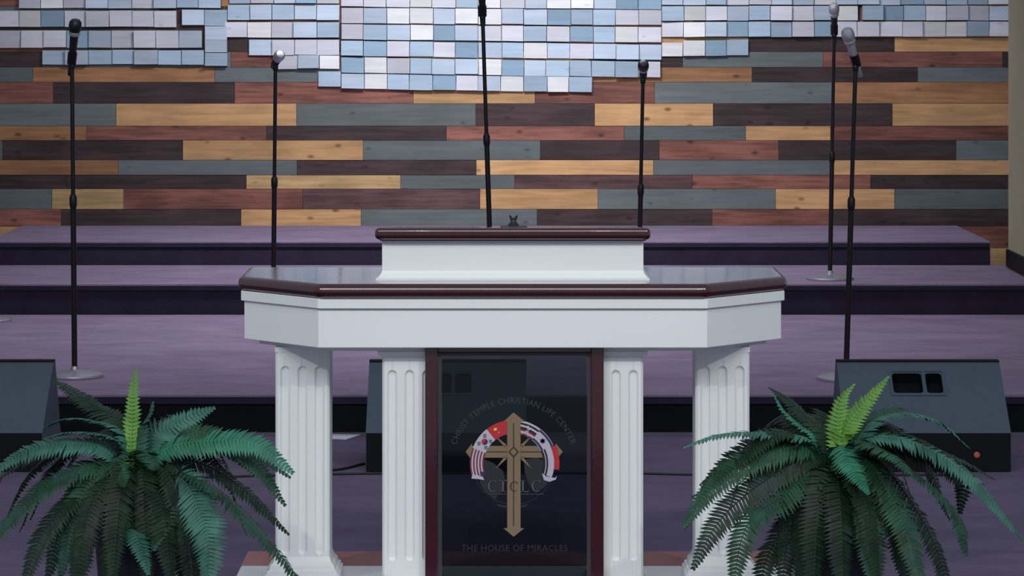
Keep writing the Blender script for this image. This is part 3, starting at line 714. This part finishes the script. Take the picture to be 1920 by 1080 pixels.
Lf = [
 ([(310, 842), (400, 826), (480, 832), (548, 885)], -.10, .036, 'e'),
 ([(345, 885), (420, 930), (500, 1010), (590, 1125)], -.16, .044, 'g'),
 ([(330, 890), (370, 950), (392, 1020), (390, 1120)], -.24, .040, 't'),
 ([(280, 880), (292, 935), (298, 980), (288, 1030)], -.20, .034, 'g'),
 ([(236, 930), (240, 975), (262, 1020), (278, 1075)], -.26, .030, 't'),
 ([(190, 838), (110, 832), (40, 850), (-25, 895)], -.08, .036, 't'),
 ([(200, 868), (110, 895), (40, 950), (-25, 1030)], -.14, .036, 'g'),
 ([(205, 885), (140, 930), (80, 1000), (40, 1110)], -.18, .034, 'd'),
 ([(215, 890), (170, 960), (150, 1040), (140, 1130)], -.22, .034, 'd'),
 ([(235, 815), (180, 790), (125, 785), (85, 800)], .06, .030, 't'),
 ([(230, 800), (180, 762), (140, 735), (100, 712)], .16, .034, 'd'),
 ([(247, 800), (248, 765), (250, 728), (255, 692)], .05, .017, 'y', 0),
 ([(285, 818), (325, 800), (365, 778), (400, 765)], .06, .032, 't'),
 ([(262, 810), (272, 790), (282, 772), (286, 756)], .02, .022, 'g'),
 ([(300, 860), (380, 870), (460, 920), (540, 1000)], .04, .034, 'd'),
 ([(225, 830), (170, 812), (120, 812), (85, 822)], -.04, .026, 't'),
 ([(240, 850), (215, 870), (228, 895), (232, 912)], -.2, .026, 'g'),
 ([(270, 850), (282, 860), (286, 872), (284, 880)], -.2, .026, 'g'),
 ([(260, 900), (250, 980), (225, 1050), (215, 1130)], -.10, .036, 'd'),
 ([(300, 890), (330, 980), (350, 1060), (350, 1140)], -.08, .036, 'd'),
]
fern('potted fern left of the pulpit, its crown holding one short upright lime frond', 258, 8.35, Lf, None, 22, 11)
Rf = [
 ([(1582, 815), (1605, 775), (1635, 740), (1664, 708)], .02, .026, 'y', .2),
 ([(1572, 815), (1572, 780), (1580, 745), (1600, 722)], .04, .022, 'y', 0),
 ([(1572, 838), (1590, 868), (1608, 895), (1628, 925)], -.24, .026, 'e'),
 ([(1520, 826), (1430, 812), (1350, 815), (1284, 838)], -.06, .032, 't'),
 ([(1510, 840), (1420, 855), (1340, 910), (1282, 985)], -.14, .036, 'g'),
 ([(1515, 860), (1430, 905), (1350, 975), (1300, 1065)], -.20, .036, 'd'),
 ([(1530, 880), (1470, 930), (1400, 985), (1372, 1110)], -.24, .038, 'g'),
 ([(1630, 822), (1720, 832), (1820, 895), (1915, 1010)], -.12, .040, 't'),
 ([(1625, 800), (1690, 775), (1760, 790), (1815, 838)], .05, .034, 't'),
 ([(1640, 850), (1720, 890), (1790, 960), (1812, 1040)], -.12, .040, 'g'),
 ([(1600, 870), (1622, 950), (1632, 1030), (1640, 1120)], -.26, .034, 'g'),
 ([(1620, 860), (1670, 930), (1705, 1010), (1730, 1110)], -.22, .038, 'g'),
 ([(1545, 815), (1505, 775), (1472, 745), (1445, 728)], .10, .030, 'd'),
 ([(1530, 822), (1500, 798), (1470, 770), (1452, 742)], .02, .022, 'e'),
 ([(1640, 835), (1740, 850), (1800, 900), (1800, 960)], .06, .036, 'd'),
 ([(1510, 850), (1440, 880), (1370, 890), (1300, 930)], -.02, .036, 'd'),
 ([(1540, 870), (1490, 960), (1440, 1040), (1420, 1130)], -.12, .038, 'd'),
 ([(1640, 860), (1720, 960), (1760, 1040), (1780, 1120)], -.05, .038, 'd'),
 ([(1600, 830), (1640, 838), (1680, 860), (1710, 890)], -.22, .034, 'g'),
 ([(1600, 815), (1640, 780), (1680, 765), (1700, 768)], .08, .028, 'g'),
]
fern('potted fern right of the pulpit, two lime fronds rising from its crown', 1562, 8.35, Rf, None, 22, 23)
